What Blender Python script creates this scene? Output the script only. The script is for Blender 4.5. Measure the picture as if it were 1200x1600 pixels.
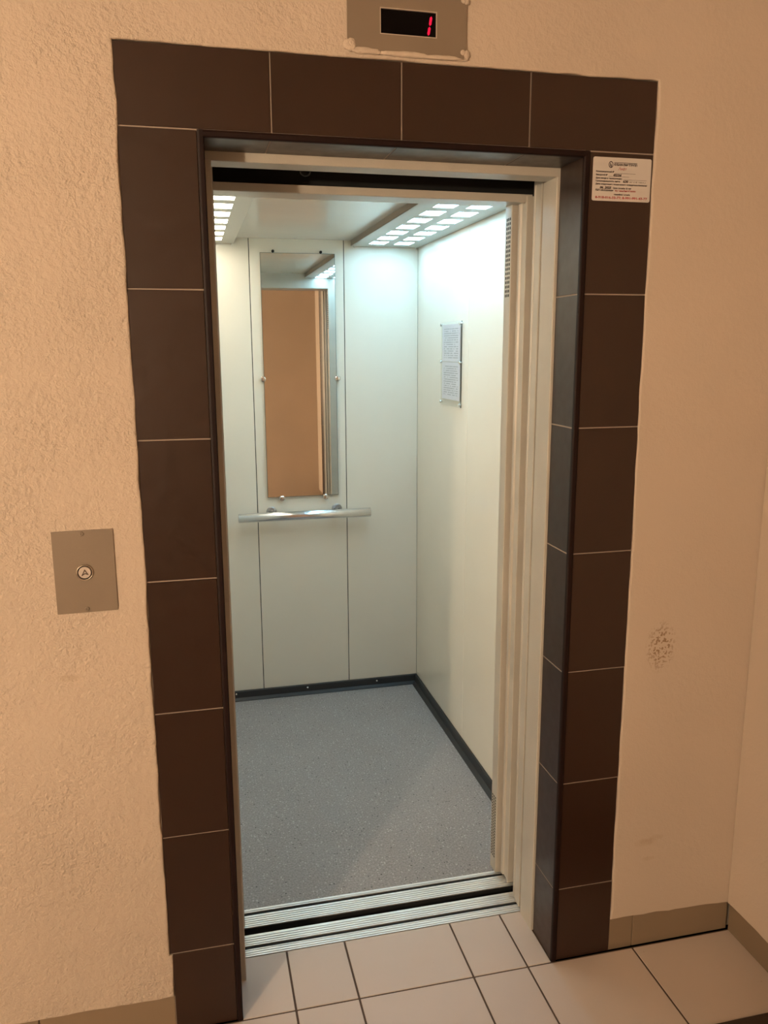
import bpy, bmesh, math, random
from mathutils import Matrix, Vector, noise

scene = bpy.context.scene
for o in list(bpy.data.objects):
    bpy.data.objects.remove(o)
random.seed(7)
COL = scene.collection

# ------------------------------------------------------------------ camera
cam_d = bpy.data.cameras.new('camera')
cam = bpy.data.objects.new('camera', cam_d)
COL.objects.link(cam)
cam_d.sensor_fit = 'VERTICAL'
cam_d.sensor_height = 36.0
cam_d.lens = 1274.17 * 36.0 / 1600.0
cam_d.clip_start = 0.02
RX, RY, RZ = -0.198592, 0.004192, -0.232552
_R = (Matrix.Rotation(RZ, 3, 'Z') @ Matrix.Rotation(RX, 3, 'X') @ Matrix.Rotation(RY, 3, 'Y'))
_M = Matrix((_R.col[0], _R.col[2], -_R.col[1])).transposed().to_4x4()
_M.translation = Vector((-0.376704, -1.741835, 1.604673))
cam.matrix_world = _M
scene.camera = cam

# ------------------------------------------------------------------ world, exposure
w = bpy.data.worlds.new('world'); scene.world = w
w.use_nodes = True
w.node_tree.nodes['Background'].inputs[0].default_value = (0.0, 0.0, 0.0, 1)
w.node_tree.nodes['Background'].inputs[1].default_value = 0.0
scene.view_settings.view_transform = 'Standard'
scene.view_settings.look = 'None'
scene.view_settings.exposure = 0.0
scene.view_settings.gamma = 1.0
scene.view_settings.use_curve_mapping = False

# lamp strengths (used by the lamp builders below)
CAR_WARM = ((1.0, 0.93, 0.77), 17.3)
CAR_COOL = ((0.55, 1.0, 1.30), 17.8)
HALL = ((1.0, 0.79, 0.55), 1330.0)

# ------------------------------------------------------------------ materials
def lin(c):
    return tuple(((v / 255) / 12.92) if v / 255 <= 0.04045 else (((v / 255) + 0.055) / 1.055) ** 2.4 for v in c)

class N:
    def __init__(s, name):
        s.m = bpy.data.materials.new(name); s.m.use_nodes = True
        s.t = s.m.node_tree; s.n = s.t.nodes; s.l = s.t.links
        s.b = s.n['Principled BSDF']
    def add(s, t, **k):
        n = s.n.new(t)
        for a, v in k.items():
            if a.startswith('i_'):
                n.inputs[a[2:].replace('_', ' ')].default_value = v
            else:
                setattr(n, a, v)
        return n
    def link(s, a, b): s.l.new(a, b)
    def coords(s):
        return s.add('ShaderNodeTexCoord').outputs['Object']
    def geo(s):
        return s.add('ShaderNodeNewGeometry').outputs['Position']
    def noise(s, vec, scale, detail=2.0, rough=0.5):
        n = s.add('ShaderNodeTexNoise'); n.inputs['Scale'].default_value = scale
        n.inputs['Detail'].default_value = detail; n.inputs['Roughness'].default_value = rough
        s.link(vec, n.inputs['Vector']); return n.outputs['Fac']
    def ramp(s, fac, stops):
        r = s.add('ShaderNodeValToRGB')
        e = r.color_ramp.elements
        while len(e) < len(stops): e.new(0.5)
        for i, (p, c) in enumerate(stops):
            e[i].position = p; e[i].color = (*c, 1) if len(c) == 3 else c
        s.link(fac, r.inputs[0]); return r.outputs[0]
    def mix(s, fac, a, b, blend='MIX'):
        n = s.add('ShaderNodeMix', data_type='RGBA', blend_type=blend)
        for i, v in ((0, fac), (6, a), (7, b)):
            if hasattr(v, 'is_output'): s.link(v, n.inputs[i])
            else: n.inputs[i].default_value = v if i == 0 else (*v, 1)
        return n.outputs[2]
    def math(s, op, a, b=0.0, c=None):
        n = s.add('ShaderNodeMath', operation=op)
        for i, v in enumerate((a, b) if c is None else (a, b, c)):
            if hasattr(v, 'is_output'): s.link(v, n.inputs[i])
            else: n.inputs[i].default_value = v
        return n.outputs[0]
    def bump(s, h, strength=0.3, dist=0.002, prev=None):
        n = s.add('ShaderNodeBump'); n.inputs['Distance'].default_value = dist
        if hasattr(strength, 'is_output'): s.link(strength, n.inputs['Strength'])
        else: n.inputs['Strength'].default_value = strength
        s.link(h, n.inputs['Height'])
        if prev: s.link(prev, n.inputs['Normal'])
        return n.outputs[0]
    def base(s, c):
        if hasattr(c, 'is_output'): s.link(c, s.b.inputs['Base Color'])
        else: s.b.inputs['Base Color'].default_value = (*c, 1)
    def set(s, rough=0.5, metal=0.0, spec=0.5):
        s.b.inputs['Roughness'].default_value = rough; s.b.inputs['Metallic'].default_value = metal
        s.b.inputs['Specular IOR Level'].default_value = spec
    def normal(s, nrm): s.link(nrm, s.b.inputs['Normal'])

def plain(name, col, rough=0.5, metal=0.0, spec=0.5, bump=None, var=0.06):
    m = N(name); p = m.geo()
    f = m.noise(p, 9.0, 3.0)
    c = m.ramp(f, [(0.3, tuple(v * (1 - var) for v in col)), (0.7, tuple(min(1, v * (1 + var)) for v in col))])
    m.base(c); m.set(rough, metal, spec)
    if bump:
        m.normal(m.bump(m.noise(p, bump[0], 2.0), bump[1], bump[2]))
    return m.m

def emit(name, col, strength):
    m = N(name); m.base((0.8, 0.8, 0.8)); m.set(0.5)
    m.b.inputs['Emission Color'].default_value = (*col, 1)
    m.b.inputs['Emission Strength'].default_value = strength
    return m.m

WALLC = (0.50, 0.41, 0.33)
def plaster():
    m = N('painted_plaster'); p = m.geo()
    big = m.noise(p, 1.6, 2.0)
    c = m.ramp(big, [(0.3, tuple(v * 0.95 for v in WALLC)), (0.7, tuple(v * 1.03 for v in WALLC))])
    # rubbed speckled stain to the right of the tiled portal
    def spot(cx, cy, cz, r, stretch=(1, 1, 1)):
        s = m.add('ShaderNodeVectorMath', operation='SUBTRACT'); m.link(p, s.inputs[0]); s.inputs[1].default_value = (cx, cy, cz)
        t = m.add('ShaderNodeVectorMath', operation='MULTIPLY'); m.link(s.outputs[0], t.inputs[0]); t.inputs[1].default_value = stretch
        l = m.add('ShaderNodeVectorMath', operation='LENGTH'); m.link(t.outputs[0], l.inputs[0])
        mr = m.add('ShaderNodeMapRange', clamp=True); m.link(l.outputs['Value'], mr.inputs[0])
        mr.inputs[1].default_value = r; mr.inputs[2].default_value = r * 0.45; mr.inputs[3].default_value = 0; mr.inputs[4].default_value = 1
        return mr.outputs[0]
    sp = m.noise(p, 170.0, 2.0)
    spk = m.math('GREATER_THAN', sp, 0.55)
    st = m.math('MULTIPLY', spot(0.752, 0, 0.862, 0.055, (1.2, 0.5, 0.75)), spk)
    c = m.mix(m.math('MULTIPLY', st, 0.85), c, (0.22, 0.13, 0.07))
    for (x, z, r, k) in ((0.745, 0.315, 0.030, 0.30), (0.775, 0.325, 0.020, 0.25), (0.755, 0.265, 0.018, 0.2), (-0.655, 0.92, 0.022, 0.25)):
        c = m.mix(m.math('MULTIPLY', m.math('MULTIPLY', spot(x, 0, z, r, (0.8, 0.3, 2.2)), m.noise(p, 60.0)), k * 2), c, (0.33, 0.22, 0.13))
    m.base(c); m.set(0.62, 0, 0.35)
    # coarse stipple on the left, rolled smoother on the right
    sx = m.add('ShaderNodeSeparateXYZ'); m.link(p, sx.inputs[0])
    mr = m.add('ShaderNodeMapRange', clamp=True); m.link(sx.outputs[0], mr.inputs[0])
    mr.inputs[1].default_value = -0.6; mr.inputs[2].default_value = 0.7; mr.inputs[3].default_value = 0.85; mr.inputs[4].default_value = 0.16
    patch = m.ramp(m.noise(p, 5.0, 2.0), [(0.35, (0.45,) * 3), (0.65, (1,) * 3)])
    h = m.math('ADD', m.noise(p, 70.0, 3.0, 0.6), m.math('MULTIPLY', m.noise(p, 190.0, 2.0), 0.35))
    b1 = m.bump(h, m.math('MULTIPLY', mr.outputs[0], patch), 0.008)
    b2 = m.bump(m.noise(p, 6.0, 2.0), 0.12, 0.02, b1)
    m.normal(b2)
    return m.m

def portal_tile():
    m = N('brown_ceramic_tile'); p = m.geo()
    rnd = m.add('ShaderNodeObjectInfo').outputs['Random']
    f = m.math('ADD', m.math('MULTIPLY', m.noise(p, 4.0, 4.0, 0.6), 0.7), m.math('MULTIPLY', rnd, 0.3))
    c = m.ramp(f, [(0.25, (0.022, 0.0085, 0.0040)), (0.75, (0.029, 0.012, 0.0065))])
    m.base(c); m.set(0.36, 0, 0.5)
    r = m.ramp(m.noise(p, 35.0, 4.0), [(0.3, (0.32,) * 3), (0.7, (0.40,) * 3)])
    m.link(r, m.b.inputs['Roughness'])
    m.normal(m.bump(m.noise(p, 14.0, 2.0), 0.05, 0.002))
    return m.m

def floor_tile(name, a, b):
    m = N(name); p = m.geo()
    rnd = m.add('ShaderNodeObjectInfo').outputs['Random']
    f = m.math('ADD', m.math('MULTIPLY', m.noise(p, 5.0, 5.0, 0.6), 0.6), m.math('MULTIPLY', rnd, 0.4))
    c = m.ramp(f, [(0.25, a), (0.75, b)])
    sp = m.math('GREATER_THAN', m.noise(p, 90.0, 2.0), 0.78)
    c = m.mix(m.math('MULTIPLY', sp, 0.5), c, (0.08, 0.05, 0.04))
    m.base(c); m.set(0.42, 0, 0.4)
    m.normal(m.bump(m.noise(p, 25.0, 2.0), 0.05, 0.002))
    return m.m

def vinyl():
    m = N('grey_speckled_vinyl'); p = m.geo()
    big = m.ramp(m.noise(p, 3.0, 3.0), [(0.3, (0.28, 0.265, 0.262)), (0.7, (0.34, 0.325, 0.32))])
    fine = m.noise(p, 170.0, 3.0, 0.75)
    c = m.mix(0.5, big, m.ramp(fine, [(0.35, (0.14, 0.133, 0.133)), (0.65, (0.50, 0.475, 0.47))]))
    v = m.add('ShaderNodeTexVoronoi'); v.inputs['Scale'].default_value = 95.0; m.link(p, v.inputs['Vector'])
    dot = m.math('LESS_THAN', v.outputs['Distance'], 0.24)
    sx = m.add('ShaderNodeSeparateColor'); m.link(v.outputs['Color'], sx.inputs[0])
    sel = m.math('GREATER_THAN', sx.outputs[0], 0.6)
    c = m.mix(m.math('MULTIPLY', m.math('MULTIPLY', dot, sel), 0.65), c, (0.62, 0.62, 0.62))
    sel2 = m.math('LESS_THAN', sx.outputs[1], 0.1)
    c = m.mix(m.math('MULTIPLY', m.math('MULTIPLY', dot, sel2), 0.8), c, (0.03, 0.03, 0.03))
    m.base(c); m.set(0.55, 0, 0.35)
    m.normal(m.bump(fine, 0.15, 0.001))
    return m.m

def car_paint(name, col, rough):
    m = N(name); p = m.geo()
    c = m.ramp(m.noise(p, 2.2, 3.0), [(0.3, tuple(v * 0.97 for v in col)), (0.7, tuple(v * 1.03 for v in col))])
    m.base(c); m.set(rough, 0, 0.3)
    m.normal(m.bump(m.noise(p, 7.0, 1.0), 0.04, 0.01))
    return m.m

def sheet_print(name, z0, z1, y0, y1):
    """white sheet with rows of unreadable fine print"""
    m = N(name); p = m.geo()
    s = m.add('ShaderNodeSeparateXYZ'); m.link(p, s.inputs[0])
    rows = m.math('FRACT', m.math('MULTIPLY', s.outputs[2], 1 / 0.0085))
    row_on = m.math('LESS_THAN', rows, 0.42)
    cv = m.add('ShaderNodeCombineXYZ'); m.link(m.math('MULTIPLY', s.outputs[1], 1.0), cv.inputs[0])
    m.link(m.math('MULTIPLY', m.math('FLOOR', m.math('MULTIPLY', s.outputs[2], 1 / 0.0085)), 3.17), cv.inputs[1])
    word = m.math('GREATER_THAN', m.noise(cv.outputs[0], 45.0, 3.0), 0.44)
    mar = m.math('MULTIPLY', m.math('GREATER_THAN', s.outputs[1], y0 + 0.022), m.math('LESS_THAN', s.outputs[1], y1 - 0.022))
    mar2 = m.math('MULTIPLY', m.math('GREATER_THAN', s.outputs[2], z0 + 0.01), m.math('LESS_THAN', s.outputs[2], z1 - 0.01))
    ink = m.math('MULTIPLY', m.math('MULTIPLY', row_on, word), m.math('MULTIPLY', mar, mar2))
    m.base(m.mix(m.math('MULTIPLY', ink, 0.45), (0.88, 0.86, 0.93), (0.10, 0.10, 0.13)))
    m.set(0.5, 0, 0.4)
    return m.m

M = {}
M['plaster'] = plaster()
M['tile'] = portal_tile()
M['grout'] = plain('pale_grout', (0.30, 0.24, 0.195), 0.85, bump=(200, 0.3, 0.002))
M['profile'] = plain('dark_brown_plastic', (0.010, 0.003, 0.0025), 0.55, 0, 0.2)
M['floor_tile'] = floor_tile('beige_floor_tile', (0.57, 0.488, 0.435), (0.61, 0.522, 0.465))
M['skirt_tile'] = floor_tile('beige_skirting_tile', (0.205, 0.150, 0.098), (0.235, 0.170, 0.110))
M['floor_grout'] = plain('brown_floor_grout', (0.10, 0.068, 0.052), 0.9)
M['concrete'] = plain('masonry', (0.3, 0.25, 0.2), 0.9)
M['ceiling'] = plain('ceiling_paint', (0.36, 0.31, 0.25), 0.8)
M['jamb'] = plain('beige_powder_coat', (0.46, 0.43, 0.375), 0.36, bump=(420, 0.35, 0.0015))
M['leaf'] = plain('beige_door_paint', (0.46, 0.43, 0.375), 0.35, bump=(420, 0.15, 0.001))
M['car_wall'] = car_paint('cream_panel_paint', (0.79, 0.74, 0.635), 0.22)
M['car_ceil'] = car_paint('cream_ceiling_paint', (0.62, 0.60, 0.54), 0.16)
M['black'] = plain('black_gap', (0.004, 0.004, 0.004), 0.8)
M['rubber'] = plain('dark_grey_kickboard', (0.024, 0.025, 0.027), 0.45)
M['vinyl'] = vinyl()
M['alu'] = plain('aluminium', (0.95, 0.95, 0.95), 0.36, 0.75, bump=(300, 0.08, 0.001))
M['steel'] = plain('brushed_steel', (0.78, 0.79, 0.82), 0.2, 1.0)
M['bracket'] = plain('dull_steel', (0.42, 0.42, 0.42), 0.35, 1.0)
M['chrome'] = plain('chrome', (0.8, 0.78, 0.75), 0.18, 1.0)
mm = N('mirror_silver'); mm.base((0.86, 0.88, 0.86)); mm.set(0.015, 1.0); M['mirror'] = mm.m
M['ring'] = plain('ring_metal', (0.50, 0.44, 0.38), 0.3, 1.0)
M['mark'] = plain('dark_mark', (0.10, 0.07, 0.05), 0.5)
M['mirror_edge'] = plain('mirror_edge_glass', (0.10, 0.13, 0.12), 0.2)
M['lamp_tray'] = car_paint('lamp_tray_paint', (0.46, 0.45, 0.40), 0.35)
M['lamp_rim_shade'] = plain('lamp_rim_shaded', (0.22, 0.175, 0.135), 0.4)  # shade on the lamp sides put into a darker colour than the tray
M['warm'] = emit('warm_diffuser', *CAR_WARM)
M['cool'] = emit('cool_diffuser', *CAR_COOL)
M['hall'] = emit('hall_lamp_glass', *HALL)
M['plate'] = plain('grey_brown_plate', (0.205, 0.158, 0.115), 0.45, bump=(300, 0.1, 0.001), var=0.03)
M['display'] = plain('display_window', (0.003, 0.002, 0.002), 0.12, 0, 0.12)
M['red_led'] = emit('red_led', (1.0, 0.003, 0.06), 0.85)
M['red_led'].node_tree.nodes['Principled BSDF'].inputs['Base Color'].default_value = (0.05, 0.0, 0.005, 1)
M['display_lip'] = plain('display_lip', (0.5, 0.42, 0.36), 0.4)
M['button_cap'] = plain('button_cap', (0.48, 0.41, 0.36), 0.35)
M['ink_black'] = plain('black_ink', (0.03, 0.015, 0.015), 0.6)
M['ink_red'] = plain('red_ink', (0.33, 0.03, 0.03), 0.6)
M['sticker'] = plain('sticker_paper', (0.52, 0.48, 0.45), 0.5, var=0.02)
M['mat'] = plain('dark_mat', (0.045, 0.028, 0.018), 0.95, bump=(350, 0.6, 0.003))
ac = N('clear_acrylic'); ac.base((0.97, 0.98, 0.97)); ac.set(0.06, 0, 0.5)
ac.b.inputs['Transmission Weight'].default_value = 1.0; ac.b.inputs['IOR'].default_value = 1.12
M['acrylic'] = ac.m
M['smear'] = M['plaster']

# ------------------------------------------------------------------ mesh helpers
def box(bm, x0, x1, y0, y1, z0, z1):
    vs = [bm.verts.new(p) for p in ((x0, y0, z0), (x1, y0, z0), (x1, y1, z0), (x0, y1, z0),
                                    (x0, y0, z1), (x1, y0, z1), (x1, y1, z1), (x0, y1, z1))]
    for f in ((3, 2, 1, 0), (4, 5, 6, 7), (0, 1, 5, 4), (1, 2, 6, 5), (2, 3, 7, 6), (3, 0, 4, 7)):
        bm.faces.new([vs[i] for i in f])

def bev(bm, w, seg=1):
    bmesh.ops.bevel(bm, geom=list(bm.edges), offset=w, segments=seg, profile=0.5, affect='EDGES')

def cyl(bm, p0, p1, r, n=24, r1=None, cap=True):
    p0, p1 = Vector(p0), Vector(p1); d = (p1 - p0).normalized()
    a = d.orthogonal().normalized(); b = d.cross(a)
    r1 = r if r1 is None else r1
    L = []
    for p, rr in ((p0, r), (p1, r1)):
        L.append([bm.verts.new(p + (a * math.cos(2 * math.pi * i / n) + b * math.sin(2 * math.pi * i / n)) * rr) for i in range(n)])
    for i in range(n):
        bm.faces.new((L[0][i], L[0][(i + 1) % n], L[1][(i + 1) % n], L[1][i]))
    if cap:
        bm.faces.new(L[0][::-1]); bm.faces.new(L[1])

def lathe(bm, c, axis, prof, n=28):
    """revolve (radius, distance along axis) round axis through c"""
    c = Vector(c); d = Vector(axis).normalized(); a = d.orthogonal().normalized(); b = d.cross(a)
    rings = []
    for r, h in prof:
        if r < 1e-6: rings.append([bm.verts.new(c + d * h)])
        else: rings.append([bm.verts.new(c + d * h + (a * math.cos(2 * math.pi * i / n) + b * math.sin(2 * math.pi * i / n)) * r) for i in range(n)])
    for A, B in zip(rings, rings[1:]):
        for i in range(n):
            j = (i + 1) % n
            if len(A) == 1 and len(B) == 1: continue
            if len(A) == 1: bm.faces.new((A[0], B[j], B[i]))
            elif len(B) == 1: bm.faces.new((A[i], A[j], B[0]))
            else: bm.faces.new((A[i], A[j], B[j], B[i]))

def extrude_x(bm, prof, x0, x1):
    """closed (y, z) outline pulled along x"""
    A = [bm.verts.new((x0, y, z)) for y, z in prof]; B = [bm.verts.new((x1, y, z)) for y, z in prof]
    n = len(prof)
    for i in range(n):
        bm.faces.new((A[i], A[(i + 1) % n], B[(i + 1) % n], B[i]))
    bm.faces.new(A[::-1]); bm.faces.new(B)

def extrude_z(bm, prof, z0, z1):
    """closed (x, y) outline pulled along z"""
    A = [bm.verts.new((x, y, z0)) for x, y in prof]; B = [bm.verts.new((x, y, z1)) for x, y in prof]
    n = len(prof)
    for i in range(n):
        bm.faces.new((A[i], A[(i + 1) % n], B[(i + 1) % n], B[i]))
    bm.faces.new(A[::-1]); bm.faces.new(B)

def link(name, me, mat, parent=None, smooth=False):
    o = bpy.data.objects.new(name, me); COL.objects.link(o)
    if mat is not None and not me.materials: me.materials.append(M[mat])
    if smooth:
        for p in me.polygons: p.use_smooth = True
    if parent:
        o.parent = parent
    return o

def obj(name, bm, mat, parent=None, smooth=False, tri=False):
    """mesh given in world coordinates; its origin goes to its own centre"""
    bmesh.ops.recalc_face_normals(bm, faces=bm.faces)
    if tri: bmesh.ops.triangulate(bm, faces=bm.faces)
    lo = Vector([min(v.co[i] for v in bm.verts) for i in range(3)]); hi = Vector([max(v.co[i] for v in bm.verts) for i in range(3)])
    c = (lo + hi) / 2
    bmesh.ops.translate(bm, verts=bm.verts, vec=-c)
    me = bpy.data.meshes.new(name); bm.to_mesh(me); bm.free()
    o = link(name, me, mat, parent, smooth)
    o.location = c - (world_loc(parent) if parent else Vector())
    return o

def world_loc(o):
    v = Vector()
    while o is not None:
        v += o.location; o = o.parent
    return v

_cache = {}
def piece(name, x0, x1, y0, y1, z0, z1, mat, parent, bevel=0.001, jit=0.0):
    """a bevelled slab; alike slabs share one mesh"""
    d = (round(x1 - x0, 4), round(y1 - y0, 4), round(z1 - z0, 4)); key = (d, mat, bevel, name)
    if key not in _cache:
        bm = bmesh.new(); box(bm, -d[0] / 2, d[0] / 2, -d[1] / 2, d[1] / 2, -d[2] / 2, d[2] / 2)
        if bevel: bev(bm, bevel)
        bmesh.ops.recalc_face_normals(bm, faces=bm.faces)
        me = bpy.data.meshes.new(name); bm.to_mesh(me); bm.free(); me.materials.append(M[mat]); _cache[key] = me
    o = link(name, _cache[key], None, parent)
    o.location = Vector(((x0 + x1) / 2, (y0 + y1) / 2, (z0 + z1) / 2)) - world_loc(parent)
    if jit: o.rotation_euler = [random.uniform(-jit, jit) for _ in range(3)]
    return o

def thing(name, label, cat, loc=(0, 0, 0), kind=None, group=None):
    o = bpy.data.objects.new(name, None); COL.objects.link(o); o.location = loc; o.empty_display_size = 0.05
    return tag(o, label, cat, kind, group)

def tag(o, label, cat, kind=None, group=None):
    o['label'] = label; o['category'] = cat
    if kind: o['kind'] = kind
    if group: o['group'] = group
    return o

# ------------------------------------------------------------------ dimensions (metres)
XLO, XLI, XRI, XRO = -0.484, -0.336, 0.501, 0.655       # tiled portal, outer and inner edges
TR = 0.012                                               # width of the corner profile
J = [0.2115 + 0.302 * k for k in range(7)]               # horizontal joints of the side tiles
ZI, ZT = J[6], J[6] + 0.1487                             # inner head, outer head of the portal
RIGHT, LEFT, BACK, CEIL = 1.012, -3.4, -3.6, 2.72        # landing
CXL, CXR, CYF, CYB, CZ = -0.466, 0.640, 0.43, 1.878, 2.060   # lift car inside

# ------------------------------------------------------------------ landing: wall with the portal
def ragged(pts, rough, step=0.018, amp=0.0022, seed=0):
    """subdivide the outline; edges listed in rough wander like a trowelled edge"""
    out = []
    n = len(pts)
    for i in range(n):
        a, b = Vector(pts[i]), Vector(pts[(i + 1) % n]); L = (b - a).length
        if i in rough:
            k = max(2, int(L / step)); d = (b - a) / L; nn = Vector((-d.y, d.x))
            for j in range(k):
                p = a + (b - a) * j / k
                w = noise.noise(Vector((p.x * 22, p.y * 22, seed))) * amp * 1.4 + noise.noise(Vector((p.x * 6, p.y * 6, seed + 5))) * amp * 1.2
                if j == 0: w *= 0.3
                out.append(p + nn * w)
        else:
            out.append(a)
    return out

def slab_outline(bm, pts, to3, d_front, d_back, inset=0.004, round_d=0.005):
    """pts: CCW outline; front face inset a little so that the edge is rounded"""
    n = len(pts); ins = []
    for i in range(n):
        a, b, c = pts[i - 1], pts[i], pts[(i + 1) % n]
        d1 = (b - a).normalized(); d2 = (c - b).normalized()
        nn = (Vector((-d1.y, d1.x)) + Vector((-d2.y, d2.x)))
        nn = nn.normalized() if nn.length > 1e-6 else Vector((-d1.y, d1.x))
        ins.append(b + nn * inset)
    mid = [p + (q - p) * 0.35 for p, q in zip(pts, ins)]
    R = [[bm.verts.new(to3(p, d)) for p in L] for L, d in ((ins, d_front), (mid, d_front + round_d * 0.3), (pts, d_front + round_d), (pts, d_back))]
    for A, B in zip(R, R[1:]):
        for i in range(n):
            bm.faces.new((A[i], A[(i + 1) % n], B[(i + 1) % n], B[i]))
    bm.faces.new(R[0]); bm.faces.new(R[3][::-1])

PF = -0.004                                              # face of the plaster, a little proud of the tiles
bm = bmesh.new()
outline = [(LEFT, 0.107), (XLO + 0.004, 0.100), (XLO + 0.006, J[0]), (XLO - 0.001, J[0] + 0.001), (XLO, ZT + 0.001), (XRO, ZT + 0.001), (XRO + 0.001, 0.097),
           (0.85, 0.094), (RIGHT + 0.006, 0.086), (RIGHT + 0.006, CEIL), (LEFT, CEIL)]
pts = ragged([Vector(p) for p in outline], {0, 1, 2, 3, 4, 5, 6, 7}, seed=1.3)
slab_outline(bm, pts, lambda p, d: (p.x, d, p.y), PF, 0.012, 0.004, 0.003)
wall_front = tag(obj('wall_front', bm, 'plaster', tri=True), 'peach plastered wall around the brown tiled lift doorway', 'wall', 'structure')
bm = bmesh.new()
box(bm, LEFT, XLI - 0.004, 0.0125, 0.198, 0, CEIL); box(bm, XRI + 0.004, RIGHT + 0.3, 0.0125, 0.198, 0, CEIL)
box(bm, XLI - 0.004, XRI + 0.004, 0.0125, 0.198, ZI + 0.006, CEIL)
obj('masonry', bm, 'concrete', wall_front)
# smears of plaster over the lower corners of the indicator plate
def blob(c, sx, sy, sz, seed):
    bm = bmesh.new(); bmesh.ops.create_icosphere(bm, subdivisions=3, radius=1.0)
    for v in bm.verts:
        k = 1 + 0.35 * noise.noise(v.co * 1.7 + Vector((seed, 0, 0)))
        v.co = Vector((c[0] + v.co.x * sx * k, c[1] + v.co.y * sy, c[2] + v.co.z * sz * k))
    return obj('plaster_smear', bm, 'plaster', wall_front, smooth=True)
for i, (x, z, sx, sz) in enumerate(((-0.030, 2.196, 0.014, 0.012), (0.0, 2.186, 0.035, 0.0065), (0.085, 2.185, 0.06, 0.0060), (0.165, 2.184, 0.05, 0.005), (0.212, 2.193, 0.008, 0.009), (0.211, 2.292, 0.007, 0.008))):
    blob((x, -0.0062, z), sx, 0.0042, sz, i * 3.1)

# tiled portal
portal = thing('trim_1', 'dark brown ceramic tile surround framing the lift doorway', 'tile surround', (0.0825, 0.06, 0), 'structure')
G = 0.0030
bm = bmesh.new()
box(bm, XLO - 0.004, XLI, 0.0025, 0.0118, 0, ZT); box(bm, XRI, XRO + 0.004, 0.0025, 0.0118, 0, ZT); box(bm, XLI, XRI, 0.0025, 0.0118, ZI, ZT)
obj('grout', bm, 'grout', portal)
bm = bmesh.new()
RX0, RX1 = XLI + TR, XRI - TR                            # reveal faces
box(bm, XRI - TR + 0.0007, XRI + 0.003, 0.003, 0.121, 0, ZI + 0.002); box(bm, XLI - 0.003, XLI + TR - 0.0007, 0.003, 0.121, 0, ZI + 0.002)
box(bm, XLI + TR, XRI - TR, 0.003, 0.121, ZI - TR + 0.0007, ZI + 0.005)
obj('grout', bm, 'grout', portal)
zs = [0.0] + J
for k in range(7):
    z0, z1 = zs[k] + (G / 2 if k else 0.001), zs[k + 1] - G / 2
    for (x0, x1) in ((XLO, XLI - 0.0008), (XRI + 0.0008, XRO)):
        dx = random.uniform(-0.0012, 0.0012)
        if x0 == XLO: x0 = XLO + dx + (0.006 if k == 0 else 0)
        else: x1 = XRO + dx
        piece('tile', x0, x1, random.uniform(-0.0003, 0.0003), 0.009, z0, z1, 'tile', portal, 0.0008, 0.0006)
    piece('tile', RX1, RX1 + 0.007, 0.0015, 0.1205, z0, z1, 'tile', portal, 0.0006, 0.0004)
    piece('tile', RX0 - 0.007, RX0, 0.0015, 0.1205, z0, z1, 'tile', portal, 0.0006, 0.0004)
xt = [XLO, -0.1905, 0.0764, 0.3585, XRO]
for i in range(4):
    piece('tile', xt[i] + (G / 2 if i else 0), xt[i + 1] - (G / 2 if i < 3 else 0), random.uniform(-0.0003, 0.0003), 0.009, ZI + G / 2, ZT, 'tile', portal, 0.0008, 0.0006)
xs = [RX0 + 0.001, -0.192, 0.068, 0.351, RX1 - 0.001]
for i in range(4):
    piece('tile', xs[i] + (G / 2 if i else 0), xs[i + 1] - (G / 2 if i < 3 else 0), 0.0015, 0.1205, ZI - TR, ZI - TR + 0.007, 'tile', portal, 0.0006, 0.0004)
# plastic corner profile along the three edges
def profile_v(x_out, x_in):
    bm = bmesh.new(); s = 1 if x_in > x_out else -1
    extrude_z(bm, [(x_out, 0.002), (x_out, -0.002), (x_out + s * 0.004, -0.0035), (x_in - s * 0.001, -0.0035), (x_in + s * 0.0015, -0.001), (x_in + s * 0.0015, 0.006), (x_in, 0.006), (x_in - s * 0.001, 0.002)], 0, ZI - (TR - 0.001 if False else 0))
    obj('corner_profile', bm, 'profile', portal)
profile_v(XLI, XLI + TR); profile_v(XRI, XRI - TR)
bm = bmesh.new()
extrude_x(bm, [(0.002, ZI), (-0.002, ZI), (-0.0035, ZI - 0.004), (-0.0035, ZI - TR + 0.001), (-0.001, ZI - TR - 0.0015), (0.006, ZI - TR - 0.0015), (0.006, ZI - TR), (0.002, ZI - TR + 0.001)], XLI + TR - 0.001, XRI - TR + 0.001)
obj('corner_profile', bm, 'profile', portal)

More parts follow.
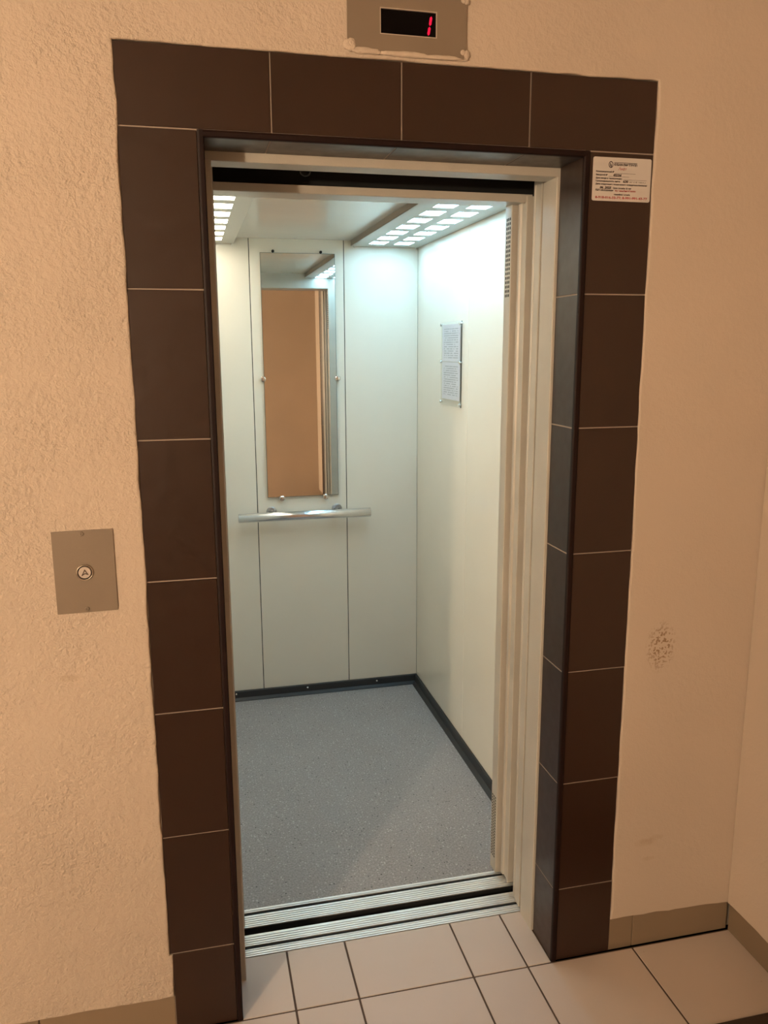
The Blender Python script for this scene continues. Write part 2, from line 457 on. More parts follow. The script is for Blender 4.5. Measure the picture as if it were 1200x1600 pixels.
# ------------------------------------------------------------------ landing: floor, skirting, other walls, ceiling
floor = thing('floor', 'beige ceramic tiled floor of the landing', 'floor', (-0.4, -1.3, 0), 'structure')
bm = bmesh.new()
box(bm, LEFT, RIGHT + 0.02, BACK, -0.0012, -0.05, -0.0022); box(bm, XLI + 0.004, XRI - 0.004, -0.0012, 0.2045, -0.05, -0.0022)
obj('grout', bm, 'floor_grout', floor)
fx = [-0.193, -0.0335, 0.270, 0.421, 0.7245, 1.028]
left = []
x = -0.193
while x > LEFT:
    x -= 0.303; left.append(max(x, LEFT))
fx = left[::-1] + fx
GF = 0.0054
ny = [0.2045, -0.0035] + [-0.0035 - 0.303 * k for k in range(1, 12)] + [BACK]
for j in range(len(ny) - 1):
    y1, y0 = ny[j] - (GF / 2 if j else 0.001), ny[j + 1] + GF / 2
    for i in range(len(fx) - 1):
        x0, x1 = fx[i] + GF / 2, fx[i + 1] - GF / 2
        if j == 0:
            if x1 < RX0 or x0 > RX1: continue
            x0 = max(x0, RX0 + 0.002); x1 = min(x1, RX1 - 0.002); yy0, yy1 = y0, y1
        else:
            yy0, yy1 = y0, (min(y1, -0.0008))
        x1 = min(x1, 1.022)
        if x1 - x0 < 0.02 or yy1 - yy0 < 0.02: continue
        piece('tile', x0, x1, yy0, yy1, -0.010, 0.0, 'floor_tile', floor, 0.0008, 0.0)

def skirting(name, label, segs):
    t = thing(name, label, 'skirting', segs[0][6:9], 'structure')
    for (x0, x1, y0, y1, z0, z1, *_r) in segs:
        piece('tile', x0, x1, y0, y1, z0, z1, 'skirt_tile', t, 0.0008, 0.0003)
    return t
ST = 0.112
sk = [(XRO + 0.001, 0.7235, 0.001, 0.0118, 0.001, ST, 0.84, 0.004, 0), (0.7255, 1.0185, 0.001, 0.0118, 0.001, ST)]
skirting('baseboard_right_front', 'brown tile skirting between the tiled doorway and the corner', sk)
segs = []
x = XLO + 0.004
while x > LEFT + 0.02:
    segs.append((max(x - 0.3, LEFT), x, 0.001, 0.0118, 0.001, 0.128)); x -= 0.303
segs[0] = segs[0] + (-1.2, 0.004, 0)
skirting('baseboard_left', 'brown tile skirting under the wall with the call button', segs)
segs = []
y = -0.006
while y > BACK + 0.02:
    segs.append((1.0195, 1.034, max(y - 0.3, BACK), y, 0.001, ST)); y -= 0.303
segs[0] = segs[0] + (1.027, -1.3, 0)
skirting('baseboard_right', 'brown tile skirting along the side wall by the corner', segs)

bm = bmesh.new()
pts = ragged([Vector(p) for p in ((BACK, 0.09), (-1.2, 0.095), (PF, 0.086), (PF, CEIL), (BACK, CEIL))], {0, 1}, seed=4.4)
slab_outline(bm, pts, lambda p, d: (RIGHT + d, p.x, p.y), 0.0, 0.16, 0.004, 0.005)
tag(obj('wall_right', bm, 'plaster', tri=True), 'peach plastered side wall meeting the lift wall in a corner', 'wall', 'structure')
bm = bmesh.new(); box(bm, LEFT - 0.12, LEFT, BACK, 0.2, 0, CEIL)
tag(obj('wall_left', bm, 'plaster'), 'peach plastered end wall of the landing', 'wall', 'structure')
bm = bmesh.new(); box(bm, LEFT - 0.12, RIGHT + 0.16, BACK - 0.12, BACK, 0, CEIL)
tag(obj('wall_back', bm, 'plaster'), 'plain peach plastered wall facing the lift, seen in its mirror', 'wall', 'structure')
bm = bmesh.new(); box(bm, LEFT - 0.12, RIGHT + 0.16, BACK - 0.12, 0.2, CEIL, CEIL + 0.1)
tag(obj('ceiling', bm, 'ceiling'), 'painted ceiling of the landing', 'ceiling', 'structure')

# unseen half-wall added to keep the lamp's direct light off the floor
bm = bmesh.new(); box(bm, LEFT + 0.002, 0.10, -2.22, -2.10, 0.0, 1.08); bev(bm, 0.006, 2)
tag(obj('wall_light_blocker', bm, 'plaster'), 'added waist-high plastered wall out of view, shading the landing floor from the lamp', 'wall', 'structure')

# globe lamp on the wall opposite the lift
LX, LY, LZZ = -2.6, BACK + 0.43, 1.70
lamp = thing('wall_lamp', 'round warm glass globe lamp on the wall opposite the lift', 'lamp', (LX, BACK, LZZ))
bm = bmesh.new(); lathe(bm, (LX, BACK + 0.0003, LZZ), (0, 1, 0), [(0, 0), (0.06, 0), (0.06, 0.012), (0.05, 0.02), (0.016, 0.022), (0.016, 0.32), (0, 0.32)], 32); obj('base', bm, 'sticker', lamp)
bm = bmesh.new(); bmesh.ops.create_uvsphere(bm, u_segments=32, v_segments=16, radius=0.08, matrix=Matrix.Translation((LX, LY - 0.032, LZZ)))
obj('glass_globe', bm, 'hall', lamp, smooth=True)

# dark mat near the side wall
bm = bmesh.new(); box(bm, 0.42, 1.015, -0.72, -0.289, 0.0003, 0.008); bev(bm, 0.002)
tag(obj('doormat', bm, 'mat'), 'dark brown mat on the tiled floor beside the side wall', 'mat')

# ------------------------------------------------------------------ landing door frame
JX0, JX1 = -0.306, 0.483                                 # clear opening
LZ = 1.993                                               # underside of the lintel
door = thing('door_1', 'beige steel lift landing door frame, open, with grooved aluminium sill', 'door', (0.087, 0.16, 0), 'structure')
def jamb(xi, s):
    """s = +1 for the jamb on the right"""
    bm = bmesh.new()
    xo = RX1 + 0.004 if s > 0 else RX0 - 0.004
    extrude_z(bm, [(xo, 0.1235), (xi + s * 0.002, 0.1235), (xi, 0.1255), (xi, 0.199), (xi + s * 0.003, 0.2005), (xi + s * 0.003, 0.130), (xo, 0.130)][:: 1], 0.0, LZ + (0 if s > 0 else 0))
    return obj('jamb', bm, 'jamb', door)
jamb(JX1, 1); jamb(JX0, -1)
bm = bmesh.new()
extrude_x(bm, [(0.1225, LZ + 0.03), (0.1225, LZ + 0.0015), (0.124, LZ), (0.183, LZ), (0.183, LZ + 0.003), (0.129, LZ + 0.003), (0.129, LZ + 0.03)], RX0 - 0.004, RX1 + 0.004)
obj('lintel', bm, 'jamb', door)
def sill_profile(y0, y1, grooves, ribs_z=-0.0045, top=0.0, pitch=0.0088):
    """top outline of a ribbed sill with deep guide grooves, as (y, z)"""
    pr = [(y0, -0.03), (y0, top)]
    y = y0 + 0.004
    while y < y1 - 0.004:
        g = next((g for g in grooves if g[0] - 0.003 < y < g[1]), None)
        if g:
            pr += [(g[0], top), (g[0], -0.022), (g[1], -0.022), (g[1], top)]; y = g[1] + 0.0035; continue
        nxt = next((g[0] for g in grooves if g[0] > y), y1)
        if y + 0.004 > nxt - 0.001: y = nxt + 1e-5 if nxt < y1 else y1; continue
        pr += [(y, top), (y + 0.0004, ribs_z), (y + 0.0032, ribs_z), (y + 0.0036, top)]
        y += pitch
    pr += [(y1, top), (y1, -0.03)]
    return pr
bm = bmesh.new(); extrude_x(bm, sill_profile(0.2065, 0.290, [(0.2345, 0.2475)]), -0.316, 0.52); obj('sill', bm, 'alu', door)
bm = bmesh.new(); box(bm, -0.315, 0.519, 0.2347, 0.2473, -0.0215, -0.003); obj('groove_shade_fill', bm, 'black', door)  # black fill paints the shade inside the guide groove
# leaf of the landing door slid aside behind the wall
bm = bmesh.new()
extrude_z(bm, [(0.488, 0.218), (0.4865, 0.220), (0.4865, 0.247), (0.488, 0.249), (0.4905, 0.2495), (0.4905, 0.2605), (0.4885, 0.262), (0.4885, 0.268), (1.20, 0.268), (1.20, 0.218)], 0.004, 2.06)
obj('door_leaf', bm, 'leaf', door)
bm = bmesh.new()                                         # strike post on the left
extrude_z(bm, [(-0.40, 0.207), (-0.315, 0.207), (-0.313, 0.209), (-0.313, 0.255), (-0.318, 0.257), (-0.318, 0.268), (-0.40, 0.268)], 0.004, 2.06)
obj('strike_post', bm, 'leaf', door)
bm = bmesh.new()
n = 20
ring = [(Vector((-0.098 + 0.011 * math.cos(a), 0.1865, LZ - 0.001 + 0.009 * math.sin(a)))) for a in [2 * math.pi * i / n for i in range(n)]]
for i in range(n): cyl(bm, ring[i], ring[(i + 1) % n], 0.0016, 8, cap=False)
obj('latch_loop', bm, 'black', door)

# ------------------------------------------------------------------ lift car
car = thing('elevator_car', 'lift car with cream steel wall panels and grey speckled floor', 'elevator', (0.087, 1.15, 0))
T = 0.02
# back wall: three panels with dark joints
xb = [CXL, -0.101, 0.3055, CXR]
for i in range(3):
    x0, x1 = xb[i] + (0.0016 if i else 0), xb[i + 1] - (0.0016 if i < 2 else 0)
    piece('wall_panel', x0, x1, CYB, CYB + T, 0.0, CZ + 0.02, 'car_wall', car, 0.0012)
for x in xb[1:3]:
    bm = bmesh.new(); box(bm, x - 0.0045, x + 0.0045, CYB + 0.004, CYB + T + 0.004, 0, CZ); obj('joint_strip', bm, 'black', car)
# side walls
ysd = [CYF - 0.03, 1.187, CYB - 0.0003]
for i in range(2):
    y0, y1 = ysd[i] + (0.0008 if i else 0), ysd[i + 1] - (0.0008 if i == 0 else 0)
    piece('wall_panel', CXR, CXR + T, y0, y1, 0.0, CZ + 0.02, 'car_wall', car, 0.0012)
    piece('wall_panel', CXL - T, CXL, y0, y1, 0.0, CZ + 0.02, 'car_wall', car, 0.0012)
for X0, X1 in ((CXR + 0.004, CXR + T + 0.002), (CXL - T - 0.002, CXL - 0.004)):
    bm = bmesh.new(); box(bm, X0, X1, 1.18, 1.194, 0, CZ); obj('joint_strip', bm, 'lamp_tray', car)
bm = bmesh.new(); box(bm, CXL - T, CXR + T, 0.36, CYB + T, CZ, CZ + 0.03); obj('ceiling_panel', bm, 'car_ceil', car)
bm = bmesh.new(); box(bm, CXL - T, CXR + T, 0.3985, CYB + T, -0.06, 0.0); obj('car_floor', bm, 'vinyl', car)
# front: return panel with air slots on the right, post on the left, header above
RPX = 0.4775
bm = bmesh.new()
extrude_z(bm, [(RPX + 0.002, 0.385), (RPX, 0.387), (RPX, CYF - 0.002), (RPX + 0.002, CYF), (CXR, CYF), (CXR, CYF - 0.02), (RPX + 0.03, CYF - 0.02), (RPX + 0.03, 0.385)], 0.003, CZ)
rp = obj('return_panel', bm, 'leaf', car)
def slots(z0, z1, n, y0, y1, name):
    bm = bmesh.new(); p = (z1 - z0) / (n - 1)
    for i in range(n):
        for k in range(3):
            y = y0 + (y1 - y0) * k / 2; z = z0 + p * i
            box(bm, RPX - 0.0003, RPX + 0.0007, y - 0.0032, y + 0.0032, z - p * 0.30, z + p * 0.30)
    o = obj(name, bm, 'black', rp); o['kind'] = 'stuff'
slots(1.742, 1.939, 18, 0.3945, 0.4165, 'air_slots')
slots(0.050, 0.250, 22, 0.3975, 0.4205, 'air_slots')
bm = bmesh.new()
extrude_z(bm, [(CXL, 0.322), (-0.299, 0.322), (-0.2965, 0.3245), (-0.2965, CYF - 0.002), (-0.2985, CYF), (CXL, CYF), (CXL, CYF - 0.02), (-0.33, CYF - 0.02), (-0.33, 0.345), (CXL, 0.345)], 0.003, CZ)
obj('front_post', bm, 'leaf', car)
bm = bmesh.new()
extrude_x(bm, [(0.322, 1.9885), (0.322, 1.9715), (0.324, 1.9695), (CYF - 0.002, 1.9745), (CYF, 1.9765), (CYF, CZ), (CYF - 0.015, CZ), (CYF - 0.015, 1.9885)], -0.2985, RPX + 0.03)
obj('header', bm, 'leaf', car)
bm = bmesh.new(); box(bm, -0.45, 0.62, 0.372, 0.376, 1.9887, 2.2); obj('recess_shade_plate', bm, 'black', car)  # black plate paints in the darkness of the recess above the header
# car sill
bm = bmesh.new(); extrude_x(bm, sill_profile(0.3205, 0.398, [(0.3705, 0.3835)]), -0.34, 0.53); obj('sill', bm, 'alu', car)
bm = bmesh.new(); box(bm, -0.339, 0.529, 0.3707, 0.3833, -0.0215, -0.003); obj('groove_shade_fill', bm, 'black', car)  # shade of the car sill's groove, painted as a black fill
bm = bmesh.new(); box(bm, -0.34, 0.53, 0.3185, 0.3203, -0.2, -0.003); obj('gap_shade_plate', bm, 'black', car)  # black plate added to darken the open gap between the two sills
# leaf of the car door slid aside, its channelled edge showing
bm = bmesh.new()
extrude_z(bm, [(0.4925, 0.3175), (0.491, 0.319), (0.491, 0.327), (0.4955, 0.329), (0.4955, 0.357), (0.4905, 0.360), (0.4905, 0.371), (0.492, 0.3725), (1.15, 0.3725), (1.15, 0.3175)], 0.012, 1.984)
obj('door_leaf', bm, 'leaf', car)
# kick boards with screws
def kick(x0, x1, y0, y1, prof):
    pass
KB = 0.043
bm = bmesh.new(); extrude_x(bm, [(CYB - 0.0002, KB), (CYB - 0.008, KB), (CYB - 0.010, KB - 0.003), (CYB - 0.012, 0.012), (CYB - 0.028, 0.003), (CYB - 0.028, 0.0002), (CYB - 0.0002, 0.0002)], CXL, CXR)
kb = obj('kick_board', bm, 'rubber', car)
for x in (-0.23, 0.103, 0.439):
    bm = bmesh.new(); lathe(bm, (x, CYB - 0.0105, 0.029), (0, -1, 0), [(0.0045, 0), (0.0045, 0.0015), (0.003, 0.003), (0, 0.0033)], 12); obj('screw', bm, 'chrome', kb)
for s, X in ((-1, CXR), (1, CXL)):
    bm = bmesh.new()
    pr = [(X + s * 0.0002, KB), (X + s * 0.008, KB), (X + s * 0.010, KB - 0.003), (X + s * 0.012, 0.012), (X + s * 0.028, 0.003), (X + s * 0.028, 0.0002), (X + s * 0.0002, 0.0002)]
    A = [bm.verts.new((x, CYF + 0.0005, z)) for x, z in pr]; B = [bm.verts.new((x, CYB - 0.0005, z)) for x, z in pr]
    for i in range(len(pr)): bm.faces.new((A[i], A[(i + 1) % len(pr)], B[(i + 1) % len(pr)], B[i]))
    bm.faces.new(A[::-1]); bm.faces.new(B)
    obj('kick_board', bm, 'rubber', car)

# ceiling lamps of the car: a tray with a grid of windows
def car_lamp(x0, x1, cols, mat, label):
    z = 2.036; y0, y1 = CYF + 0.006, CYB - 0.004
    t = thing('ceiling_light', label, 'light', ((x0 + x1) / 2, 1.15, z))
    rows = [1.742 - 0.1565 * k for k in range(9)]
    hx, hy = 0.034, 0.047
    # perforated sheet built from strips
    bm = bmesh.new()
    ex = [x0] + [v for c in cols for v in (c - hx, c + hx)] + [x1]
    ey = [y0] + [v for r in rows[::-1] for v in (r - hy, r + hy)] + [y1]
    grid = {}
    for i, X in enumerate(ex):
        for j, Y in enumerate(ey):
            grid[i, j] = (bm.verts.new((X, Y, z)), bm.verts.new((X, Y, z + 0.0015)))
    nx, nyy = len(ex), len(ey)
    for i in range(nx - 1):
        for j in range(nyy - 1):
            if i % 2 == 1 and j % 2 == 1:
                c = [(i, j), (i + 1, j), (i + 1, j + 1), (i, j + 1)]
                for a, b in zip(c, c[1:] + c[:1]):
                    bm.faces.new((grid[a][0], grid[b][0], grid[b][1], grid[a][1]))
                continue
            q = [grid[i, j], grid[i + 1, j], grid[i + 1, j + 1], grid[i, j + 1]]
            bm.faces.new([v[0] for v in q]); bm.faces.new([v[1] for v in q][::-1])
    obj('tray', bm, 'lamp_tray', t)
    bm = bmesh.new()
    for xx in (x0, x1 - 0.003):
        box(bm, xx, xx + 0.003, y0, y1, z + 0.0016, CZ - 0.0003)
    box(bm, x0 + 0.003, x1 - 0.003, y1 - 0.003, y1, z + 0.0016, CZ - 0.0003); box(bm, x0 + 0.003, x1 - 0.003, y0, y0 + 0.003, z + 0.0016, CZ - 0.0003)
    obj('side_rim', bm, 'lamp_rim_shade', t)
    for c in cols:
        for r in rows:
            piece('diffuser', c - hx - 0.003, c + hx + 0.003, r - hy - 0.003, r + hy + 0.003, z + 0.0018, z + 0.0048, mat, t, 0)
    for xx in (x0 + 0.012, x1 - 0.012):
        bm = bmesh.new(); lathe(bm, (xx, y1 - 0.012, z), (0, 0, -1), [(0.004, 0), (0.004, 0.004), (0.0025, 0.007), (0, 0.0075)], 12); obj('screw', bm, 'chrome', t)
    return t
car_lamp(0.337, 0.636, (0.431, 0.541), 'cool', 'cool white grid ceiling light above the wall with the framed notice')
car_lamp(-0.462, -0.163, (-0.367, -0.2505), 'warm', 'warm white grid ceiling light on the side opposite the framed notice')

# mirror
mirror = thing('mirror', 'tall frameless mirror pinned to the back panel of the lift', 'mirror', (0.105, CYB, 0.952))
bm = bmesh.new()
mx0, mx1, mz0, mz1 = -0.054, 0.264, 0.952, 2.001
f0, f1 = 0.0125, 0.0065                                  # stands off a little more at its foot
vs = [bm.verts.new(p) for p in ((mx0, CYB - f0, mz0), (mx1, CYB - f0, mz0), (mx1, CYB - f1, mz1), (mx0, CYB - f1, mz1))]
bm.faces.new(vs); obj('mirror_glass', bm, 'mirror', mirror)
bm = bmesh.new()
e = 0.0015
A = [bm.verts.new(p) for p in ((mx0 - e, CYB - f0 + 0.0006, mz0 - e), (mx1 + e, CYB - f0 + 0.0006, mz0 - e), (mx1 + e, CYB - f1 + 0.0006, mz1 + e), (mx0 - e, CYB - f1 + 0.0006, mz1 + e))]
B = [bm.verts.new((v.co.x, CYB - 0.0003, v.co.z)) for v in A]
bm.faces.new(A); bm.faces.new(B[::-1])
for i in range(4): bm.faces.new((A[i], B[i], B[(i + 1) % 4], A[(i + 1) % 4]))
obj('mirror_back', bm, 'mirror_edge', mirror)
for (x, z) in ((0.0087, 0.9445), (0.2053, 0.9445), (-0.0600, 1.474), (0.2695, 1.473)):
    bm = bmesh.new(); lathe(bm, (x, CYB - 0.0003, z), (0, -1, 0), [(0.008, 0), (0.008, 0.013), (0.0125, 0.0135), (0.0125, 0.017), (0.009, 0.0205), (0, 0.0215)], 20); obj('pin', bm, 'chrome', mirror, smooth=False)
for x in (0.0, 0.205):
    bm = bmesh.new(); lathe(bm, (x, CYB - 0.0003, 2.0085), (0, -1, 0), [(0.006, 0), (0.006, 0.008), (0.004, 0.010), (0, 0.0102)], 14); obj('clip', bm, 'black', mirror)

# handrail
rail = thing('handrail', 'round steel handrail below the mirror', 'handrail', (0.11, CYB, 0.875))
ry, rz = CYB - 0.062, 0.8725
bm = bmesh.new(); r = 0.0205
lathe(bm, (-0.192, ry, rz), (1, 0, 0), [(0, 0), (r - 0.003, 0), (r, 0.002), (r, 0.594), (r - 0.003, 0.596), (0, 0.596)], 36)
tube = obj('tube', bm, 'steel', rail)
for p in tube.data.polygons: p.use_smooth = abs(p.normal.x) < 0.5
for x in (-0.040, 0.258):
    bm = bmesh.new(); lathe(bm, (x, CYB - 0.0003, rz + 0.012), (0, -1, 0), [(0.023, 0), (0.023, 0.004), (0.019, 0.006), (0.011, 0.0065), (0.010, 0.048)], 28)
    obj('bracket', bm, 'bracket', rail)

# framed notice on the right wall
notice = thing('framed_notice', 'clear plastic holder with two printed sheets on the lift side wall', 'notice', (CXR, 1.37, 1.54))
bm = bmesh.new(); box(bm, CXR - 0.0085, CXR - 0.0055, 1.242, 1.502, 1.378, 1.704); obj('plastic_plate', bm, 'acrylic', notice)
M['sheet_a'] = sheet_print('printed_sheet_a', 1.553, 1.692, 1.262, 1.484)
M['sheet_b'] = sheet_print('printed_sheet_b', 1.405, 1.546, 1.262, 1.484)
for (z0, z1, mt) in ((1.5505, 1.694, 'sheet_a'), (1.402, 1.5485, 'sheet_b')):
    bm = bmesh.new(); box(bm, CXR - 0.0050, CXR - 0.0044, 1.260, 1.486, z0, z1); obj('printed_sheet', bm, mt, notice)
for y in (1.252, 1.492):
    for z in (1.388, 1.549, 1.694):
        bm = bmesh.new(); lathe(bm, (CXR - 0.0003, y, z), (-1, 0, 0), [(0.004, 0), (0.004, 0.009), (0.0065, 0.0092), (0.006, 0.0125), (0, 0.0135)], 14); obj('pin', bm, 'chrome', notice)

# ------------------------------------------------------------------ call button
call = thing('call_button', 'grey-brown call plate with one round arrow button left of the doorway', 'button', (-0.604, PF, 1.063))
bm = bmesh.new()
pl = [Vector(p) for p in ((-0.6645, 1.0630), (-0.5440, 1.0645), (-0.5440, 1.2400), (-0.6645, 1.2385))]
A = [bm.verts.new((p.x, PF - 0.0030, p.y)) for p in pl]; B = [bm.verts.new((p.x, PF + 0.006, p.y)) for p in pl]
bm.faces.new(A); bm.faces.new(B[::-1])
for i in range(4): bm.faces.new((A[i], B[i], B[(i + 1) % 4], A[(i + 1) % 4]))
obj('plate', bm, 'plate', call)
bx, bz, yf = -0.6045, 1.1505, PF - 0.0031
bm = bmesh.new(); lathe(bm, (bx, yf, bz), (0, -1, 0), [(0.0172, 0), (0.0172, 0.002), (0.0160, 0.0036), (0.0150, 0.0038), (0.0144, 0.0022), (0.0144, 0)], 40); obj('ring', bm, 'ring', call, smooth=True)
bm = bmesh.new(); lathe(bm, (bx, yf, bz), (0, -1, 0), [(0.0144, 0.0002), (0, 0.0004)], 32); obj('gap', bm, 'black', call)
bm = bmesh.new(); lathe(bm, (bx, yf - 0.0005, bz), (0, -1, 0), [(0.0124, 0), (0.0124, 0.0022), (0.0116, 0.0030), (0, 0.0032)], 40); cap = obj('button', bm, 'button_cap', call)
bm = bmesh.new()
def stroke(a, b, wd=0.00095):
    a, b = Vector(a), Vector(b); d = (b - a).normalized(); n = Vector((-d.y, d.x)) * wd; a2, b2 = a - d * wd, b + d * wd
    P = [a2 - n, b2 - n, b2 + n, a2 + n]
    A = [bm.verts.new((bx + p.x, yf - 0.0044, bz + p.y)) for p in P]; B = [bm.verts.new((bx + p.x, yf - 0.0034, bz + p.y)) for p in P]
    bm.faces.new(A); bm.faces.new(B[::-1])
    for i in range(4): bm.faces.new((A[i], B[i], B[(i + 1) % 4], A[(i + 1) % 4]))
ap, l, rr_, nn_ = (0.0002, 0.0056), (-0.0052, -0.0052), (0.0060, -0.0040), (0.0006, -0.0020)
stroke(ap, l); stroke(ap, rr_); stroke(l, nn_); stroke(rr_, nn_)
obj('arrow_mark', bm, 'mark', cap)
for z in (1.2325, 1.0715):
    bm = bmesh.new(); lathe(bm, (-0.6055, yf, z), (0, -1, 0), [(0.0048, 0), (0.0046, 0.0012), (0.0035, 0.0018), (0.0015, 0.0018), (0.0012, 0.0006), (0, 0.0006)], 18); obj('screw', bm, 'plate', call)

# ------------------------------------------------------------------ floor indicator
ind = thing('floor_indicator', 'grey-brown plate with a black display showing a red digit above the doorway', 'display', (0.087, PF, 2.187))
px0, px1, pz0, pz1 = -0.0365, 0.2110, 2.187, 2.303
dx0, dx1, dz0, dz1 = 0.0300, 0.1478, 2.2183, 2.2664
bm = bmesh.new()
ex, ez = [px0, dx0, dx1, px1], [pz0, dz0, dz1, pz1]
g = {(i, j, k): bm.verts.new((ex[i], y, ez[j])) for i in range(4) for j in range(4) for k, y in enumerate((PF - 0.0045, PF + 0.006))}
for i in range(3):
    for j in range(3):
        if i == 1 and j == 1:
            c = [(1, 1), (2, 1), (2, 2), (1, 2)]
            for a, b in zip(c, c[1:] + c[:1]): bm.faces.new((g[a + (0,)], g[b + (0,)], g[b + (1,)], g[a + (1,)]))
            continue
        for k in (0, 1): bm.faces.new([g[p + (k,)] for p in ((i, j), (i + 1, j), (i + 1, j + 1), (i, j + 1))])
c = [(0, 0), (1, 0), (2, 0), (3, 0), (3, 1), (3, 2), (3, 3), (2, 3), (1, 3), (0, 3), (0, 2), (0, 1)]
for a, b in zip(c, c[1:] + c[:1]): bm.faces.new((g[a + (0,)], g[b + (0,)], g[b + (1,)], g[a + (1,)]))
obj('plate', bm, 'plate', ind)
bm = bmesh.new()
for (a, b, c_, d) in ((dx0, dx1, dz0, dz0 + 0.0012), (dx0, dx1, dz1 - 0.0012, dz1), (dx0, dx0 + 0.0012, dz0 + 0.0012, dz1 - 0.0012), (dx1 - 0.0012, dx1, dz0 + 0.0012, dz1 - 0.0012)):
    box(bm, a, b, PF - 0.0055, PF + 0.004, c_, d)
obj('display_rim', bm, 'display_lip', ind)
bm = bmesh.new(); box(bm, dx0 + 0.0013, dx1 - 0.0013, PF - 0.0012, PF + 0.004, dz0 + 0.0013, dz1 - 0.0013)
dw = obj('display_window', bm, 'display', ind)
bm = bmesh.new()
def seg(x0, z0, x1, z1, wd=0.0026):
    a, b = Vector((x0, z0)), Vector((x1, z1)); d = (b - a).normalized(); n = Vector((-d.y, d.x)) * wd; L = (b - a).length
    P = [a, a + d * 0.003 + n * -1, b - d * 0.003 - n, b, b - d * 0.003 + n, a + d * 0.003 + n]
    A = [bm.verts.new((p.x, PF - 0.0022, p.y)) for p in P]; B = [bm.verts.new((p.x, PF - 0.0014, p.y)) for p in P]
    bm.faces.new(A); bm.faces.new(B[::-1])
    for i in range(6): bm.faces.new((A[i], B[i], B[(i + 1) % 6], A[(i + 1) % 6]))
seg(0.1305, 2.2232, 0.1335, 2.2398); seg(0.1338, 2.2412, 0.1368, 2.2590)
obj('digit_segment', bm, 'red_led', dw)
for (x, z) in ((-0.028, 2.198), (0.2035, 2.196), (0.2035, 2.292), (-0.028, 2.292)):
    bm = bmesh.new(); lathe(bm, (x, PF - 0.0046, z), (0, -1, 0), [(0.0052, 0), (0.0050, 0.0015), (0.0035, 0.0024), (0.0015, 0.0024), (0.0012, 0.0010), (0, 0.0010)], 18); obj('screw', bm, 'plaster', ind)

# ------------------------------------------------------------------ lift sticker
st = thing('sticker', 'white rectangular lift notice sticker with red phone numbers on the brown tile', 'sticker', (0.5795, 0, 1.967))
sx0, sx1, sz0, sz1 = 0.5090, 0.6503, 1.9217, 2.0126
bm = bmesh.new()
P = []
rc = 0.004
for (cx, cz, a0) in ((sx1 - rc, sz1 - rc, 0), (sx0 + rc, sz1 - rc, 90), (sx0 + rc, sz0 + rc, 180), (sx1 - rc, sz0 + rc, 270)):
    for q in range(0, 91, 30): P.append((cx + rc * math.cos(math.radians(a0 + q)), cz + rc * math.sin(math.radians(a0 + q))))
A = [bm.verts.new((x, -0.0016, z)) for x, z in P]; B = [bm.verts.new((x, -0.0006, z)) for x, z in P]
bm.faces.new(A); bm.faces.new(B[::-1])
for i in range(len(P)): bm.faces.new((A[i], B[i], B[(i + 1) % len(P)], A[(i + 1) % len(P)]))
paper = obj('paper', bm, 'sticker', st)
def text(s, x, z, size, mat, width=None, shear=0.0, bold=0.0):
    cu = bpy.data.curves.new('print', 'FONT'); cu.body = s; cu.size = size; cu.shear = shear; cu.offset = bold; cu.resolution_u = 2
    tmp = bpy.data.objects.new('print', cu); COL.objects.link(tmp)
    bpy.context.view_layer.update()
    me = bpy.data.meshes.new_from_object(tmp)
    wdt = max((v.co.x for v in me.vertices), default=1)
    bpy.data.objects.remove(tmp); bpy.data.curves.remove(cu)
    k = (width / wdt) if width else 1.0
    for v in me.vertices:
        v.co = Vector((v.co.x * k, 0, v.co.y))
    me.materials.clear()
    o = link('print', me, mat, st)
    o.location = Vector((x, -0.0019, z)) - world_loc(st)
    return o
def ux(u): return sx0 + (sx1 - sx0) * u
def uz(v): return sz1 - (sz1 - sz0) * v
def wd(a, b): return (sx1 - sx0) * (b - a)
text('КУБАНЬЛИФТГРУПП', ux(0.355), uz(0.185), 0.0062, 'ink_black', wd(0.355, 0.75), bold=0.0003)
text('Лифт', ux(0.425), uz(0.285), 0.0078, 'ink_red', wd(0.425, 0.575), 0.2)
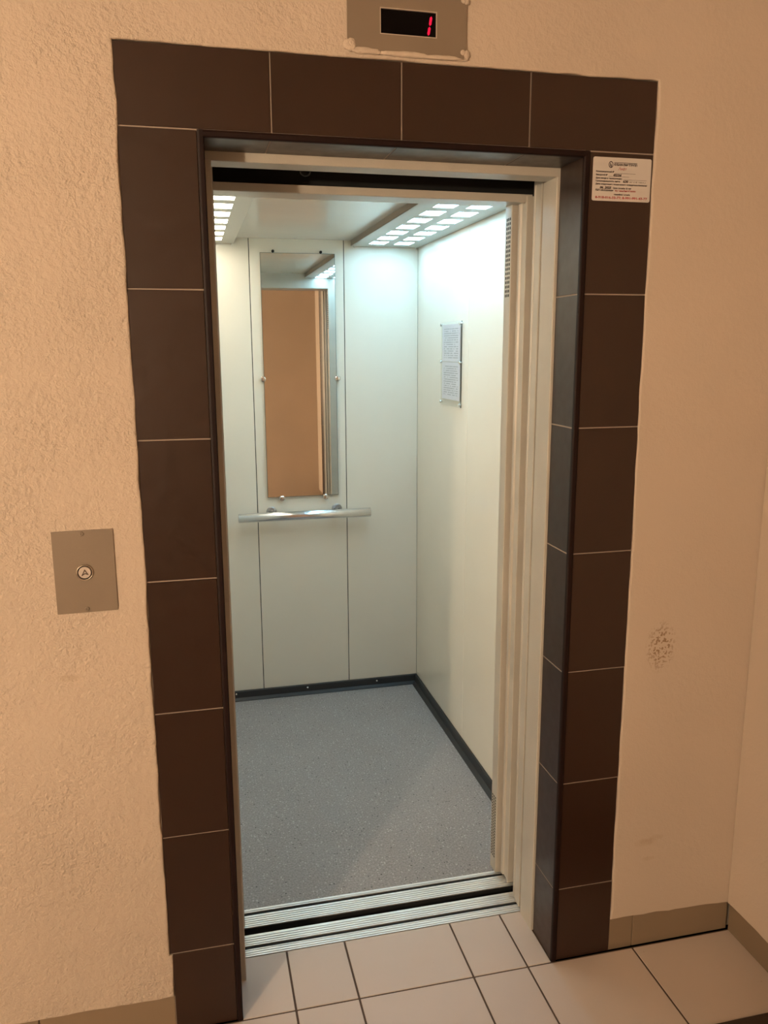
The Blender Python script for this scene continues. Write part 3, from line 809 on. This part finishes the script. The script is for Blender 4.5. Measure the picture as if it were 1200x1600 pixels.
rows = [('Регистрационный №', 0.05, 0.345, 0.36), ('Заводской №', 0.05, 0.42, 0.25), ('Дата ввода в эксплуатацию', 0.05, 0.495, 0.50),
        ('Грузоподъемность лифта', 0.05, 0.562, 0.47), ('Дата следующего технического освидетельствования', 0.05, 0.63, 0.94),
        ('Срок службы 25 лет', 0.35, 0.715, 0.67), ('Лифт обслуживает', 0.05, 0.77, 0.36), ('Аварийная служба', 0.37, 0.86, 0.65)]
for s, a, v, b in rows: text(s, ux(a), uz(v), 0.0042, 'ink_black', wd(a, b), bold=0.0002)
text('КубаньЛифтГрупп', ux(0.39), uz(0.775), 0.0045, 'ink_red', wd(0.39, 0.745), bold=0.0002)
text('0226', ux(0.345), uz(0.425), 0.0065, 'ink_black', wd(0.345, 0.49), 0.25, 0.0003)
text('630', ux(0.52), uz(0.565), 0.0065, 'ink_black', wd(0.52, 0.61), 0.1, 0.0003)
text('кг ( 8 чел.)', ux(0.63), uz(0.562), 0.0042, 'ink_black', wd(0.63, 0.91))
text('06. 2025', ux(0.125), uz(0.715), 0.0062, 'ink_black', wd(0.125, 0.325), 0.25, 0.0003)
text('8-918-016-33-77; 8-991-991-43-77', ux(0.055), uz(0.945), 0.0066, 'ink_red', wd(0.055, 0.955), bold=0.00025)
bm = bmesh.new()
def rule(a, b, v, t=0.00022):
    bm = bmesh.new(); box(bm, ux(a), ux(b), -0.00195, -0.00175, uz(v) - t, uz(v) + t); obj('ruled_line', bm, 'ink_black', st)
rule(0.355, 0.75, 0.115, 0.0005); rule(0.37, 0.73, 0.36); rule(0.27, 0.62, 0.435); rule(0.52, 0.93, 0.50); rule(0.06, 0.33, 0.725)
bm = bmesh.new()                                          # round emblem: ring with a key shape
lc = Vector((ux(0.30), uz(0.165)))
for i in range(24):
    a0, a1 = 2 * math.pi * i / 24, 2 * math.pi * (i + 1) / 24
    for r0, r1 in ((0.0042, 0.0056),):
        q = [(r0, a0), (r1, a0), (r1, a1), (r0, a1)]
        bm.faces.new([bm.verts.new((lc.x + r * math.cos(a), -0.0019, lc.y + r * 1.25 * math.sin(a))) for r, a in q])
box(bm, lc.x - 0.0024, lc.x - 0.0006, -0.0019, -0.0018, lc.y - 0.004, lc.y + 0.003); box(bm, lc.x + 0.0004, lc.x + 0.0022, -0.0019, -0.0018, lc.y - 0.006, lc.y + 0.0005)
obj('emblem', bm, 'ink_black', st)
